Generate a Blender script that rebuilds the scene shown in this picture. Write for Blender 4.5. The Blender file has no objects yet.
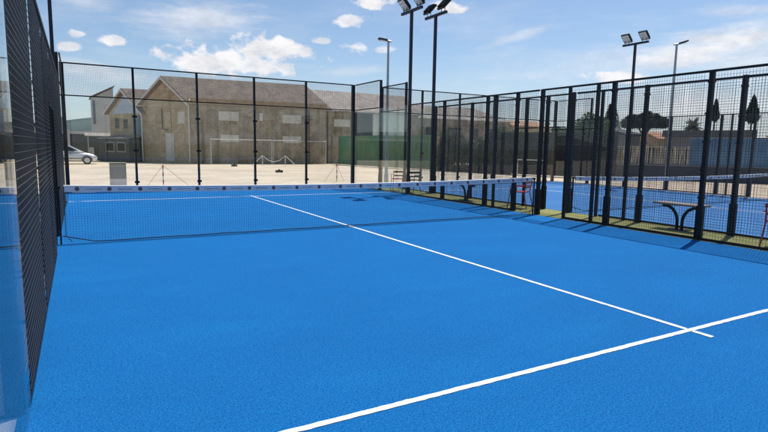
import bpy, bmesh, math, random
from mathutils import Vector, Matrix
rnd = random.Random(7)
R = math.radians
C = bpy.context.scene.collection
sc = bpy.context.scene

# ------------------------------------------------------------------ camera
cam = bpy.data.cameras.new('camera')
cam.sensor_width = 36; cam.lens = 539.518 / 768 * 36
cam.clip_start = 0.02; cam.clip_end = 6000
cam_o = bpy.data.objects.new('camera', cam); C.objects.link(cam_o)
rt = Vector((0.8709259, -0.4911478, 0.0161836)); up = Vector((0.0479444, 0.1177006, 0.9918911)); fw = Vector((0.4890699, 0.8630877, -0.1260563))
M = Matrix((rt, up, -fw)).transposed().to_4x4()
M.translation = Vector((-4.6853, -9.6475, 1.5754))
cam_o.matrix_world = M
sc.camera = cam_o

# ------------------------------------------------------------------ sky and sun
SUN_EL, SUN_AZ = R(66.9), R(69)
w = bpy.data.worlds.new('World'); sc.world = w; w.use_nodes = True
nt = w.node_tree; N = nt.nodes; L = nt.links
for n in list(N): N.remove(n)
def node(t, **kw):
    n = N.new(t)
    for k, v in kw.items(): setattr(n, k, v)
    return n
def mth(op, a, b=None, c=None, clamp=False):
    n = node('ShaderNodeMath', operation=op, use_clamp=clamp)
    for i, v in enumerate((a, b, c)):
        if v is None: continue
        if isinstance(v, (int, float)): n.inputs[i].default_value = v
        else: L.new(v, n.inputs[i])
    return n.outputs[0]
sky = node('ShaderNodeTexSky', sky_type='NISHITA')
sky.sun_disc = False; sky.sun_elevation = SUN_EL; sky.sun_rotation = SUN_AZ
sky.altitude = 50; sky.air_density = 1.0; sky.dust_density = 0.7; sky.ozone_density = 4.0
tc = node('ShaderNodeTexCoord')
sep = node('ShaderNodeSeparateXYZ'); L.new(tc.outputs['Generated'], sep.inputs[0])
az = mth('ARCTAN2', sep.outputs[0], sep.outputs[1]); el = mth('ARCSINE', sep.outputs[2])
comb = node('ShaderNodeCombineXYZ'); L.new(az, comb.inputs[0]); L.new(el, comb.inputs[1])
def wnoise(scale, detail, rough, sx=1, sy=1):
    mp = node('ShaderNodeMapping'); mp.inputs['Scale'].default_value = (sx, sy, 1); L.new(comb.outputs[0], mp.inputs[0])
    n = node('ShaderNodeTexNoise'); n.inputs['Scale'].default_value = scale; n.inputs['Detail'].default_value = detail; n.inputs['Roughness'].default_value = rough
    L.new(mp.outputs[0], n.inputs[0]); return n.outputs[0]
puff = wnoise(26, 9, 0.56, 1, 1.4)
wisp = wnoise(9, 9, 0.66, 1, 5)
CLOUDS = [
(0.205,0.141,0.082,0.028,-4,1,'c'),(0.318,0.166,0.078,0.021,-6,1,'c'),(0.285,0.172,0.035,0.026,0,1,'c'),(0.2571,0.138,0.12,0.018,0,0.9,'c'),
(0.057,0.1615,0.0257,0.0092,5,0.9,'c'),(-0.0051,0.1464,0.0183,0.0073,5,0.8,'c'),(0.0069,0.1684,0.0165,0.0073,-10,0.8,'c'),
(0.3961,0.1842,0.0183,0.0073,0,0.8,'c'),(0.4474,0.2206,0.0312,0.0110,3,0.9,'c'),(0.455,0.176,0.0257,0.0110,0,0.9,'c'),
(0.488,0.2508,0.0367,0.0110,0,1,'c'),(0.5125,0.1721,0.0183,0.0073,0,0.6,'c'),(0.6265,0.2434,0.0330,0.0110,-8,1,'c'),
(0.9106,0.1222,0.0550,0.0128,0,0.9,'c'),(0.4499,0.1332,0.0734,0.0110,5,0.35,'s'),(0.7494,0.1956,0.0826,0.0110,17,0.45,'s'),
(1.0413,0.16,0.1468,0.0367,10,0.95,'s'),(1.2,0.15,0.3,0.06,4,0.6,'s'),(1.0759,0.211,0.0734,0.0110,-5,0.4,'s'),(0.1927,0.2062,0.1301,0.0330,5,0.6,'s'),(0.02,0.215,0.06,0.02,0,0.4,'s'),
(1.0208,0.0747,0.2018,0.0330,0,0.7,'s'),(0.0305,0.1118,0.1101,0.0183,-5,0.5,'s'),(0.8827,0.1473,0.2018,0.0330,4,0.35,'s'),
(-0.5,0.16,0.14,0.04,0,0.9,'c'),(1.7,0.2,0.2,0.06,0,0.9,'c'),(-1.4,0.25,0.25,0.07,0,0.8,'c'),(2.6,0.2,0.25,0.06,0,0.8,'c'),(-2.5,0.3,0.3,0.08,0,0.8,'c')]
mask = {'c': None, 's': None}
shade = None
for (a, e, rx, ry, t, s, k) in CLOUDS:
    mp = node('ShaderNodeMapping', vector_type='TEXTURE')
    mp.inputs['Location'].default_value = (a, e, 0); mp.inputs['Rotation'].default_value = (0, 0, R(t)); mp.inputs['Scale'].default_value = (rx, ry, 1)
    L.new(comb.outputs[0], mp.inputs[0])
    vl = node('ShaderNodeVectorMath', operation='LENGTH'); L.new(mp.outputs[0], vl.inputs[0])
    if k == 'c':
        d = mth('ADD', vl.outputs['Value'], mth('MULTIPLY', mth('SUBTRACT', puff, 0.5), 2.7))
        lo, hi = 0.52, 1.05
    else:
        d = mth('ADD', vl.outputs['Value'], mth('MULTIPLY', mth('SUBTRACT', wisp, 0.5), 2.0))
        lo, hi = 0.05, 1.2
    mr = node('ShaderNodeMapRange', interpolation_type='SMOOTHSTEP')
    L.new(d, mr.inputs[0]); mr.inputs[1].default_value = hi; mr.inputs[2].default_value = lo; mr.inputs[3].default_value = 0; mr.inputs[4].default_value = s
    mask[k] = mr.outputs[0] if mask[k] is None else mth('MAXIMUM', mask[k], mr.outputs[0])
thin = mth('MULTIPLY', mth('SUBTRACT', wnoise(5, 8, 0.6, 1, 4), 0.48, clamp=True), 0.9, clamp=True)
low = node('ShaderNodeMapRange', interpolation_type='SMOOTHSTEP'); L.new(el, low.inputs[0]); low.inputs[1].default_value = .17; low.inputs[2].default_value = -.01; low.inputs[3].default_value = 0; low.inputs[4].default_value = .48
hz = node('ShaderNodeMix', data_type='RGBA'); L.new(low.outputs[0], hz.inputs['Factor']); L.new(sky.outputs[0], hz.inputs['A']); hz.inputs['B'].default_value = (5.1, 5.9, 7.0, 1)
allm = mth('MAXIMUM', mth('MAXIMUM', mask['c'], mask['s']), thin)
cr = node('ShaderNodeMapRange'); L.new(wnoise(22, 6, 0.6, 1, 1.6), cr.inputs[0]); cr.inputs[1].default_value = 0.35; cr.inputs[2].default_value = 0.62; cr.inputs[3].default_value = 5.7; cr.inputs[4].default_value = 7.8
cc = node('ShaderNodeCombineColor'); L.new(cr.outputs[0], cc.inputs[0]); L.new(mth('ADD', mth('MULTIPLY', cr.outputs[0], 0.92), .55), cc.inputs[1]); L.new(mth('ADD', mth('MULTIPLY', cr.outputs[0], .78), 1.75), cc.inputs[2])
mx = node('ShaderNodeMix', data_type='RGBA'); L.new(allm, mx.inputs['Factor']); L.new(hz.outputs['Result'], mx.inputs['A']); L.new(cc.outputs[0], mx.inputs['B'])
bg = node('ShaderNodeBackground'); bg.inputs['Strength'].default_value = 0.100; L.new(mx.outputs['Result'], bg.inputs['Color'])
wo = node('ShaderNodeOutputWorld'); L.new(bg.outputs[0], wo.inputs['Surface'])
sun = bpy.data.lights.new('sun', 'SUN'); sun.energy = 4.2; sun.angle = R(0.53); sun.color = (1.0, 0.96, 0.9)
sun_o = bpy.data.objects.new('sun', sun); C.objects.link(sun_o)
sdir = Vector((math.sin(SUN_AZ) * math.cos(SUN_EL), math.cos(SUN_AZ) * math.cos(SUN_EL), math.sin(SUN_EL)))
sun_o.rotation_euler = sdir.to_track_quat('Z', 'Y').to_euler()
sc.render.engine = 'CYCLES'
sc.view_settings.view_transform = 'Standard'; sc.view_settings.look = 'None'
sc.view_settings.gamma = 1; sc.view_settings.use_curve_mapping = False
sc.view_settings.exposure = 0.34
sc.cycles.max_bounces = 10; sc.cycles.transparent_max_bounces = 24

# ------------------------------------------------------------------ materials
def mat(name, col, rough=0.6, metal=0.0, spec=0.5, var=None, bump=None, coat=0):
    """var = (second colour, scale, detail, lo, hi[, stretch]); bump = (scale, strength, distance)"""
    m = bpy.data.materials.new(name); m.use_nodes = True
    t = m.node_tree; p = t.nodes['Principled BSDF']
    p.inputs['Base Color'].default_value = (*col, 1); p.inputs['Roughness'].default_value = rough
    p.inputs['Metallic'].default_value = metal; p.inputs['Specular IOR Level'].default_value = spec
    if coat: p.inputs['Coat Weight'].default_value = coat
    co = t.nodes.new('ShaderNodeTexCoord')
    vs = [] if var is None else (var if isinstance(var, list) else [var])
    last = None
    for v in vs:
        mp = t.nodes.new('ShaderNodeMapping'); t.links.new(co.outputs['Object'], mp.inputs[0])
        if len(v) > 5: mp.inputs['Scale'].default_value = v[5]
        n = t.nodes.new('ShaderNodeTexNoise'); n.inputs['Scale'].default_value = v[1]; n.inputs['Detail'].default_value = v[2]; n.inputs['Roughness'].default_value = 0.6
        t.links.new(mp.outputs[0], n.inputs[0])
        mr = t.nodes.new('ShaderNodeMapRange'); mr.inputs[1].default_value = v[3]; mr.inputs[2].default_value = v[4]
        t.links.new(n.outputs[0], mr.inputs[0])
        mxx = t.nodes.new('ShaderNodeMix'); mxx.data_type = 'RGBA'
        t.links.new(mr.outputs[0], mxx.inputs['Factor'])
        if last is None: mxx.inputs['A'].default_value = (*col, 1)
        else: t.links.new(last, mxx.inputs['A'])
        mxx.inputs['B'].default_value = (*v[0], 1)
        last = mxx.outputs['Result']
    if last is not None: t.links.new(last, p.inputs['Base Color'])
    if bump:
        n = t.nodes.new('ShaderNodeTexNoise'); n.inputs['Scale'].default_value = bump[0]; n.inputs['Detail'].default_value = 4
        t.links.new(co.outputs['Object'], n.inputs[0])
        b = t.nodes.new('ShaderNodeBump'); b.inputs['Strength'].default_value = bump[1]; b.inputs['Distance'].default_value = bump[2]
        t.links.new(n.outputs[0], b.inputs['Height']); t.links.new(b.outputs[0], p.inputs['Normal'])
    return m

def stripes(m, axis, scale, dist, strength=0.6, kind='SIN'):
    """corrugation / tile rows as bump on a material"""
    t = m.node_tree; p = t.nodes['Principled BSDF']
    co = t.nodes.new('ShaderNodeTexCoord')
    wv = t.nodes.new('ShaderNodeTexWave'); wv.bands_direction = axis; wv.wave_profile = kind
    wv.inputs['Scale'].default_value = scale; wv.inputs['Distortion'].default_value = 0.4
    t.links.new(co.outputs['Object'], wv.inputs[0])
    b = t.nodes.new('ShaderNodeBump'); b.inputs['Strength'].default_value = strength; b.inputs['Distance'].default_value = dist
    t.links.new(wv.outputs[0], b.inputs['Height'])
    old = p.inputs['Normal'].links
    if old: t.links.new(old[0].from_socket, b.inputs['Normal'])
    t.links.new(b.outputs[0], p.inputs['Normal'])

MT = {}
MT['turf'] = mat('blue_turf', (0.002, 0.136, 0.410), 0.9, spec=0.1,
    var=[((0.002, 0.120, 0.37), 0.5, 7, 0.38, 0.68), ((0.003, 0.152, 0.435), 0.9, 8, 0.50, 0.75, (0.6, 1.4, 1)), ((0.002, 0.058, 0.20), 70, 4, 0.5, 0.66), ((0.035, 0.26, 0.58), 105, 3, 0.55, 0.68), ((0.13, 0.39, 0.70), 190, 2, 0.62, 0.74)], bump=(230, 0.7, 0.015))
MT['turf2'] = mat('pale_blue_turf', (0.045, 0.16, 0.37), 0.85, spec=0.15,
    var=[((0.035, 0.13, 0.33), 0.6, 4, 0.35, 0.7), ((0.06, 0.25, 0.62), 40, 2, 0.55, 0.75)], bump=(200, 0.5, 0.012))
MT['line'] = mat('white_turf', (0.78, 0.79, 0.80), 0.9, spec=0.1, var=[((0.62, 0.68, 0.76), 60, 3, 0.52, 0.8), ((0.30, 0.45, 0.66), 150, 3, 0.56, 0.72), ((0.64,0.66,0.68), 1.1, 5, 0.45, 0.7)], bump=(260, 0.4, 0.008))
MT['strip'] = mat('yellow_green_turf', (0.27, 0.275, 0.105), 0.9, spec=0.1, var=[((0.37, 0.35, 0.17), 6, 5, 0.4, 0.7), ((0.10, 0.14, 0.04), 70, 3, 0.5, 0.7)], bump=(150, 0.8, 0.02))
MT['sand'] = mat('sand', (0.61, 0.505, 0.385), 0.95, spec=0.1, var=[((0.47, 0.385, 0.29), 0.22, 7, 0.42, 0.62), ((0.41, 0.33, 0.245), 1.1, 8, 0.52, 0.72, (1, 2.4, 1)), ((0.36, 0.29, 0.21), 5, 6, 0.56, 0.75), ((0.63, 0.53, 0.42), 22, 4, 0.5, 0.75)], bump=(12, 0.9, 0.05))
MT['dry'] = mat('dry_ground', (0.30, 0.26, 0.17), 0.95, spec=0.1, var=((0.16, 0.18, 0.08), 0.02, 6, 0.4, 0.6))
MT['dark_ground'] = mat('dark_grey_ground', (0.075, 0.075, 0.078), 0.9, var=((0.11, 0.11, 0.11), 3, 6, 0.45, 0.7), bump=(80, 0.4, 0.006))
MT['conc'] = mat('pale_concrete', (0.72, 0.71, 0.70), 0.85, var=((0.62, 0.60, 0.58), 4, 6, 0.4, 0.7), bump=(60, 0.3, 0.004))
MT['black'] = mat('black_paint', (0.006, 0.007, 0.009), 0.5, spec=0.25, var=((0.014, 0.015, 0.018), 9, 4, 0.45, 0.7))
MT['wire'] = mat('dark_wire', (0.030, 0.034, 0.042), 0.35, spec=0.6)
MT['cord'] = mat('black_cord', (0.02, 0.024, 0.03), 0.8)
MT['band'] = mat('white_vinyl', (0.66, 0.67, 0.72), 0.5, var=((0.56, 0.57, 0.63), 5, 4, 0.45, 0.7))
MT['badge'] = mat('maroon_print', (0.15, 0.075, 0.07), 0.5)
MT['ink'] = mat('grey_print', (0.17, 0.18, 0.24), 0.5)
MT['galv'] = mat('galvanised_steel', (0.36, 0.38, 0.40), 0.45, 0.6, var=((0.28, 0.30, 0.32), 12, 4, 0.4, 0.7))
MT['poleb'] = mat('dark_blue_pole', (0.010, 0.014, 0.030), 0.45, spec=0.3)
MT['lens'] = mat('floodlight_lens', (0.72, 0.72, 0.68), 0.25, spec=0.6, var=((0.60, 0.60, 0.57), 30, 2, 0.4, 0.6))
MT['red'] = mat('red_paint', (0.42, 0.035, 0.03), 0.4, var=((0.32, 0.03, 0.025), 14, 4, 0.45, 0.7))
MT['olive'] = mat('olive_paint', (0.06, 0.065, 0.035), 0.5)
MT['wood'] = mat('weathered_plank', (0.30, 0.25, 0.21), 0.7, var=((0.19, 0.15, 0.12), 5, 6, 0.4, 0.7, (6, 0.6, 6)))
MT['white'] = mat('white_paint', (0.74, 0.73, 0.70), 0.5, var=((0.62, 0.60, 0.56), 6, 5, 0.45, 0.75))
MT['goal'] = mat('weathered_white', (0.50, 0.49, 0.46), 0.6, var=((0.38, 0.36, 0.33), 8, 5, 0.45, 0.7))
MT['blocked'] = mat('rendered_infill', (0.50, 0.41, 0.29), 0.95, spec=0.1, var=[((0.36, 0.29, 0.20), 1.6, 7, 0.42, 0.68)])
MT['stone'] = mat('ochre_render', (0.44, 0.35, 0.235), 0.95, spec=0.1, var=[((0.33, 0.25, 0.155), 0.7, 9, 0.42, 0.66), ((0.54, 0.45, 0.32), 1.5, 9, 0.5, 0.70, (1, 1, 2.0)), ((0.21, 0.165, 0.115), 0.6, 8, 0.56, 0.74, (2.6, 2.6, 0.3)), ((0.27, 0.21, 0.145), 7, 6, 0.56, 0.72)], bump=(8, 0.8, 0.04))
MT['stone2'] = mat('weathered_block', (0.36, 0.30, 0.22), 0.95, spec=0.1, var=[((0.23, 0.185, 0.13), 0.8, 9, 0.43, 0.62), ((0.47, 0.40, 0.295), 1.1, 9, 0.5, 0.68), ((0.36, 0.335, 0.295), 0.5, 8, 0.50, 0.70, (1, 1, 2.2)), ((0.14, 0.115, 0.085), 0.5, 8, 0.55, 0.72, (3, 3, 0.28)), ((0.21, 0.165, 0.115), 7, 6, 0.55, 0.72)], bump=(8, 0.8, 0.04))
for k_ in ('stone', 'stone2'): stripes(MT[k_], 'Z', 0.78, 0.02, 0.35, 'SAW')
MT['infill'] = mat('pale_infill', (0.60, 0.57, 0.50), 0.9, var=((0.47, 0.44, 0.38), 2.5, 6, 0.4, 0.7))
MT['tiles'] = mat('old_roof_tile', (0.27, 0.225, 0.185), 0.9, spec=0.15, var=[((0.17, 0.145, 0.125), 1.4, 8, 0.4, 0.68), ((0.32, 0.255, 0.20), 5, 6, 0.52, 0.75), ((0.11,0.10,0.09), 14, 4, 0.5, 0.7)], bump=(6, 0.5, 0.05))
stripes(MT['tiles'], 'X', 2.6, 0.04, 0.35); stripes(MT['tiles'], 'Y', 1.6, 0.03, 0.35, 'SAW')
MT['fibre'] = mat('corrugated_sheet', (0.27, 0.235, 0.205), 0.85, var=[((0.17, 0.15, 0.135), 0.9, 8, 0.4, 0.7), ((0.42, 0.37, 0.33), 3, 6, 0.5, 0.75)])
stripes(MT['fibre'], 'X', 1.4, 0.05, 0.4)
MT['orange'] = mat('terracotta_tile', (0.50, 0.27, 0.16), 0.85, var=((0.36, 0.19, 0.11), 3, 6, 0.4, 0.7)); stripes(MT['orange'], 'X', 1.6, 0.08, 0.8)
MT['fascia'] = mat('beige_fascia', (0.40, 0.31, 0.20), 0.8, var=((0.28, 0.21, 0.14), 2, 6, 0.4, 0.7))
MT['pipe'] = mat('pale_pipe', (0.55, 0.53, 0.49), 0.5)
MT['sheetblue'] = mat('pale_blue_sheet', (0.42, 0.50, 0.58), 0.6, var=((0.34, 0.41, 0.49), 2, 5, 0.4, 0.7))
MT['plaster'] = mat('pale_plaster', (0.52, 0.51, 0.48), 0.9, var=[((0.42, 0.41, 0.38), 0.5, 7, 0.42, 0.7), ((0.35, 0.33, 0.30), 2, 6, 0.6, 0.8)])
MT['mint'] = mat('whitewashed_render', (0.58, 0.64, 0.60), 0.9, var=[((0.40, 0.46, 0.43), 0.9, 7, 0.42, 0.7, (1.5, 1, 0.4))])
MT['darkwall'] = mat('dark_block_wall', (0.062, 0.068, 0.076), 0.9, var=((0.040, 0.044, 0.050), 1.2, 7, 0.4, 0.7), bump=(6, 0.4, 0.02))
MT['greywall'] = mat('grey_render', (0.23, 0.235, 0.24), 0.9, var=((0.16, 0.16, 0.165), 1.1, 7, 0.4, 0.7))
MT['glassdark'] = mat('dark_window', (0.02, 0.025, 0.03), 0.1, spec=0.6)
MT['glassblue'] = mat('bluish_window', (0.10, 0.14, 0.18), 0.15, spec=0.6)
MT['tarp'] = mat('green_windscreen', (0.070, 0.205, 0.120), 0.8, spec=0.2, var=[((0.16, 0.26, 0.15), 0.35, 4, 0.4, 0.6), ((0.045, 0.15, 0.085), 2, 5, 0.5, 0.75, (4, 4, 0.4))], bump=(3, 0.5, 0.05))
MT['mesh_dark'] = mat('charcoal_windscreen', (0.012, 0.014, 0.018), 0.85, spec=0.2, var=((0.028, 0.032, 0.038), 0.9, 6, 0.45, 0.7), bump=(3, 0.4, 0.04))
MT['reed'] = mat('dry_reed', (0.68, 0.63, 0.53), 0.9, var=((0.34, 0.30, 0.21), 9, 5, 0.4, 0.65, (1, 1, 0.06)))
MT['bluesheet'] = mat('blue_corrugated', (0.18, 0.31, 0.41), 0.5, var=[((0.13, 0.24, 0.33), 0.5, 6, 0.42, 0.7), ((0.26, 0.39, 0.48), 2, 6, 0.55, 0.8, (4, 4, 0.3))])
stripes(MT['bluesheet'], 'Y', 1.3, 0.06, 0.8)
MT['darkroof'] = mat('dark_roof', (0.030, 0.031, 0.036), 0.85, var=((0.05, 0.05, 0.055), 2, 5, 0.4, 0.7))
MT['pink'] = mat('pink_render', (0.55, 0.43, 0.38), 0.9, var=((0.47, 0.37, 0.33), 1, 6, 0.4, 0.7))
MT['bark'] = mat('bark', (0.11, 0.08, 0.055), 0.95, var=((0.06, 0.045, 0.03), 8, 6, 0.4, 0.7, (3, 3, 0.6)), bump=(20, 0.8, 0.02))
def leafmat(name, a, b, c):
    m = mat(name, a, 0.6, spec=0.3, var=[(b, 1.3, 5, 0.4, 0.65), (c, 7, 3, 0.5, 0.72)])
    t = m.node_tree; p = t.nodes['Principled BSDF']; out = t.nodes['Material Output']      # thin leaves pass some light
    tl = t.nodes.new('ShaderNodeBsdfTranslucent'); t.links.new(p.inputs['Base Color'].links[0].from_socket, tl.inputs[0])
    ms = t.nodes.new('ShaderNodeMixShader'); ms.inputs[0].default_value = .4
    t.links.new(p.outputs[0], ms.inputs[1]); t.links.new(tl.outputs[0], ms.inputs[2]); t.links.new(ms.outputs[0], out.inputs[0])
    return m
MT['leaf'] = leafmat('bush_leaf', (0.050, 0.085, 0.022), (0.085, 0.13, 0.035), (0.035, 0.06, 0.018))
MT['leafdk'] = leafmat('pine_leaf', (0.020, 0.036, 0.022), (0.034, 0.052, 0.028), (0.013, 0.024, 0.015))
MT['leafhg'] = leafmat('hedge_leaf', (0.075, 0.095, 0.055), (0.20, 0.22, 0.145), (0.035, 0.048, 0.03))
MT['leafpm'] = leafmat('palm_leaf', (0.055, 0.070, 0.035), (0.09, 0.10, 0.05), (0.03, 0.04, 0.02))
MT['hill'] = mat('wooded_hill', (0.060, 0.085, 0.085), 1.0, spec=0.0, var=((0.09, 0.115, 0.115), 0.012, 8, 0.4, 0.65))
MT['carpaint'] = mat('silver_paint', (0.68, 0.68, 0.67), 0.28, 0.35, coat=0.6)
MT['tyre'] = mat('tyre_rubber', (0.02, 0.02, 0.02), 0.9)
MT['alloy'] = mat('alloy_rim', (0.55, 0.55, 0.56), 0.3, 0.8)
MT['trim'] = mat('black_trim', (0.02, 0.02, 0.022), 0.5)
MT['lamp'] = mat('lamp_glass', (0.6, 0.62, 0.64), 0.15, spec=0.8)
MT['tail'] = mat('tail_lamp_glass', (0.35, 0.02, 0.02), 0.2, spec=0.7)
MT['cab'] = mat('beige_cabinet', (0.34, 0.33, 0.27), 0.7, var=((0.29, 0.28, 0.23), 3, 5, 0.4, 0.7))
# clear glass: thin pane, same Fresnel on both faces, lets light straight through
g = bpy.data.materials.new('clear_glass'); g.use_nodes = True; gt = g.node_tree
for n in list(gt.nodes): gt.nodes.remove(n)
geo = gt.nodes.new('ShaderNodeNewGeometry')
ior = gt.nodes.new('ShaderNodeMapRange'); gt.links.new(geo.outputs['Backfacing'], ior.inputs[0]); ior.inputs[3].default_value = 1.5; ior.inputs[4].default_value = 1 / 1.5
fr = gt.nodes.new('ShaderNodeFresnel'); gt.links.new(ior.outputs[0], fr.inputs[0])
tr = gt.nodes.new('ShaderNodeBsdfTransparent'); tr.inputs[0].default_value = (0.955, 0.975, 0.968, 1)
gl = gt.nodes.new('ShaderNodeBsdfGlossy'); gl.inputs['Roughness'].default_value = 0.0
ms = gt.nodes.new('ShaderNodeMixShader'); gt.links.new(fr.outputs[0], ms.inputs[0]); gt.links.new(tr.outputs[0], ms.inputs[1]); gt.links.new(gl.outputs[0], ms.inputs[2])
go = gt.nodes.new('ShaderNodeOutputMaterial'); gt.links.new(ms.outputs[0], go.inputs[0])
MT['glass'] = g

# ------------------------------------------------------------------ mesh builder
class MB:
    def __init__(self): self.v = []; self.f = []
    def add(self, vs, fs):
        o = len(self.v); self.v += [tuple(p) for p in vs]; self.f += [tuple(i + o for i in f) for f in fs]; return self
    def box(self, x0, x1, y0, y1, z0, z1):
        return self.add([(x0,y0,z0),(x1,y0,z0),(x1,y1,z0),(x0,y1,z0),(x0,y0,z1),(x1,y0,z1),(x1,y1,z1),(x0,y1,z1)],
                        [(0,3,2,1),(4,5,6,7),(0,1,5,4),(1,2,6,5),(2,3,7,6),(3,0,4,7)])
    def obox(self, c, ax, ay, az_):
        c, ax, ay, az_ = map(Vector, (c, ax, ay, az_))
        P = [c + sx*ax + sy*ay + sz*az_ for sz in (-1,1) for sx, sy in ((-1,-1),(1,-1),(1,1),(-1,1))]
        return self.add(P, [(0,3,2,1),(4,5,6,7),(0,1,5,4),(1,2,6,5),(2,3,7,6),(3,0,4,7)])
    def prism(self, poly, ext):
        """planar polygon (3-D points) extruded by vector ext"""
        n = len(poly); e = Vector(ext); P = [Vector(p) for p in poly]
        fs = [tuple(range(n))[::-1], tuple(range(n, 2*n))] + [(i, (i+1) % n, n + (i+1) % n, n + i) for i in range(n)]
        return self.add(P + [p + e for p in P], fs)
    def tube(self, pts, r, n=8, cap=True):
        P = [Vector(p) for p in pts]; rs = r if isinstance(r, (list, tuple)) else [r] * len(P)
        rings = []; ref = None
        for i, p in enumerate(P):
            t = (P[min(i+1, len(P)-1)] - P[max(i-1, 0)]).normalized()
            if ref is None: ref = Vector((1,0,0)) if abs(t.x) < 0.9 else Vector((0,1,0))
            a = (ref - t * ref.dot(t)).normalized(); b = t.cross(a); ref = a
            rings.append([p + rs[i] * (math.cos(2*math.pi*k/n + math.pi/n) * a + math.sin(2*math.pi*k/n + math.pi/n) * b) for k in range(n)])
        o = [q for rg in rings for q in rg]; fs = []
        for i in range(len(P) - 1):
            for k in range(n):
                fs.append((i*n+k, i*n+(k+1) % n, (i+1)*n+(k+1) % n, (i+1)*n+k))
        if cap: fs += [tuple(range(n))[::-1], tuple(range((len(P)-1)*n, len(P)*n))]
        return self.add(o, fs)
    def build(self, name, m, parent=None, smooth=False, bevel=0, loc=None):
        me = bpy.data.meshes.new(name); me.from_pydata(self.v, [], self.f); me.update()
        bm = bmesh.new(); bm.from_mesh(me)
        bmesh.ops.recalc_face_normals(bm, faces=bm.faces)
        if bevel: bmesh.ops.bevel(bm, geom=bm.edges[:], offset=bevel, segments=2, profile=0.7, affect='EDGES')
        bm.to_mesh(me); bm.free()
        if smooth:
            for p in me.polygons: p.use_smooth = True
        me.materials.append(m)
        o = bpy.data.objects.new(name, me); C.objects.link(o)
        if parent: o.parent = parent
        if loc: o.location = loc
        return o
def thing(name, label, cat, loc=(0,0,0), rz=0, group=None):
    o = bpy.data.objects.new(name, None); o.empty_display_size = 0.3; C.objects.link(o)
    o.location = loc; o.rotation_euler = (0, 0, rz); o['label'] = label; o['category'] = cat
    if group: o['group'] = group
    return o
def tag(o, label, cat, group=None):
    o['label'] = label; o['category'] = cat
    if group: o['group'] = group
    return o
def struct(name, mb, m, **kw):
    o = mb.build(name, m, **kw); o['kind'] = 'structure'; return o
def copy_obj(o, parent=None):
    c = o.copy(); C.objects.link(c); c.parent = parent
    for ch in o.children: copy_obj(ch, c)
    return c
def inst(o, parent, loc, name=None):
    """another object sharing o's mesh, under parent"""
    c = bpy.data.objects.new(name or o.name.split('.')[0], o.data); C.objects.link(c); c.parent = parent; c.location = loc
    return c

# ------------------------------------------------------------------ ground
def sheet(x0, x1, y0, y1, z): return MB().add([(x0,y0,z),(x1,y0,z),(x1,y1,z),(x0,y1,z)], [(0,1,2,3)])
struct('dry_ground', sheet(-3000, 3000, -3000, 3000, -0.11), MT['dry'])
struct('sand_ground', sheet(-45, 60, -14, 62, -0.06), MT['sand'])
struct('concrete_path', MB().box(-7.6, -5.062, -13, -6.05, -0.058, -0.004), MT['conc'])
struct('dark_ground_sheet', sheet(-9.5, -5.062, -6.05, 10.06, -0.02), MT['dark_ground'])  # invented dark ground, added so no bright streak shows through the side glass
struct('court_base', MB().box(-5.06, 5.0, -10.06, 10.06, -0.055, -0.006), MT['conc'])
struct('blue_court_turf', sheet(-5.058, 4.995, -9.995, 9.995, 0.0), MT['turf'])
struct('far_court_turf', sheet(6.30, 16.30, -9.995, 9.995, 0.0), MT['turf2'])
struct('grass_strip', sheet(5.01, 6.29, -12, 10.05, -0.002), MT['strip'])
def woven_strip(m, a, b, wd, z):
    a, b = Vector((*a, z)), Vector((*b, z)); d = b - a; n = max(2, int(d.length / .035)); t = Vector((-d.y, d.x, 0)).normalized(); rg = random.Random(5)
    lo = [rg.gauss(0, .0016) for _ in range(n+1)]; hi = [rg.gauss(0, .0016) for _ in range(n+1)]
    vs = []
    for i in range(n+1):
        p = a + d*i/n; w_ = .0015*math.sin(i*.05)
        vs += [p + t*(-wd + lo[i] + w_), p + t*(wd + hi[i] + w_)]
    m.add(vs, [(2*i, 2*i+2, 2*i+3, 2*i+1) for i in range(n)])
def markings(x0, name):
    m = MB(); z = 0.004
    for y in (-6.95, 6.95): woven_strip(m, (x0-4.99, y), (x0+4.99, y), .025, z)
    for s in (-1, 1):
        woven_strip(m, (x0, s*0.004), (x0, s*6.918), .025, z); woven_strip(m, (x0, s*6.982), (x0, s*7.15), .025, z)
    struct(name, m, MT['line'])
markings(0, 'court_markings'); markings(11.3, 'far_court_markings')

# ------------------------------------------------------------------ distant hill
hb = MB(); nx = 60; rows = []
for j, (yy, k) in enumerate(((850, 0), (930, 0.55), (1020, 1.0), (1160, 0.6), (1300, 0))):
    row = []
    for i in range(nx + 1):
        x = -1100 + i * (1400 / nx)
        h = 33 + 7 * math.sin(x / 170) + 4 * math.sin(x / 61 + 1) + 2 * math.sin(x / 23)
        f = min(1, max(0, (300 - x) / 260)); row.append((x, yy, -0.5 + h * k * f * (1.12 if k == 1 else 1)))
    rows.append(row)
vs = [p for r_ in rows for p in r_]
hb.add(vs, [(j*(nx+1)+i, j*(nx+1)+i+1, (j+1)*(nx+1)+i+1, (j+1)*(nx+1)+i) for j in range(4) for i in range(nx)])
struct('hills', hb, MT['hill'], smooth=True)

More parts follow.
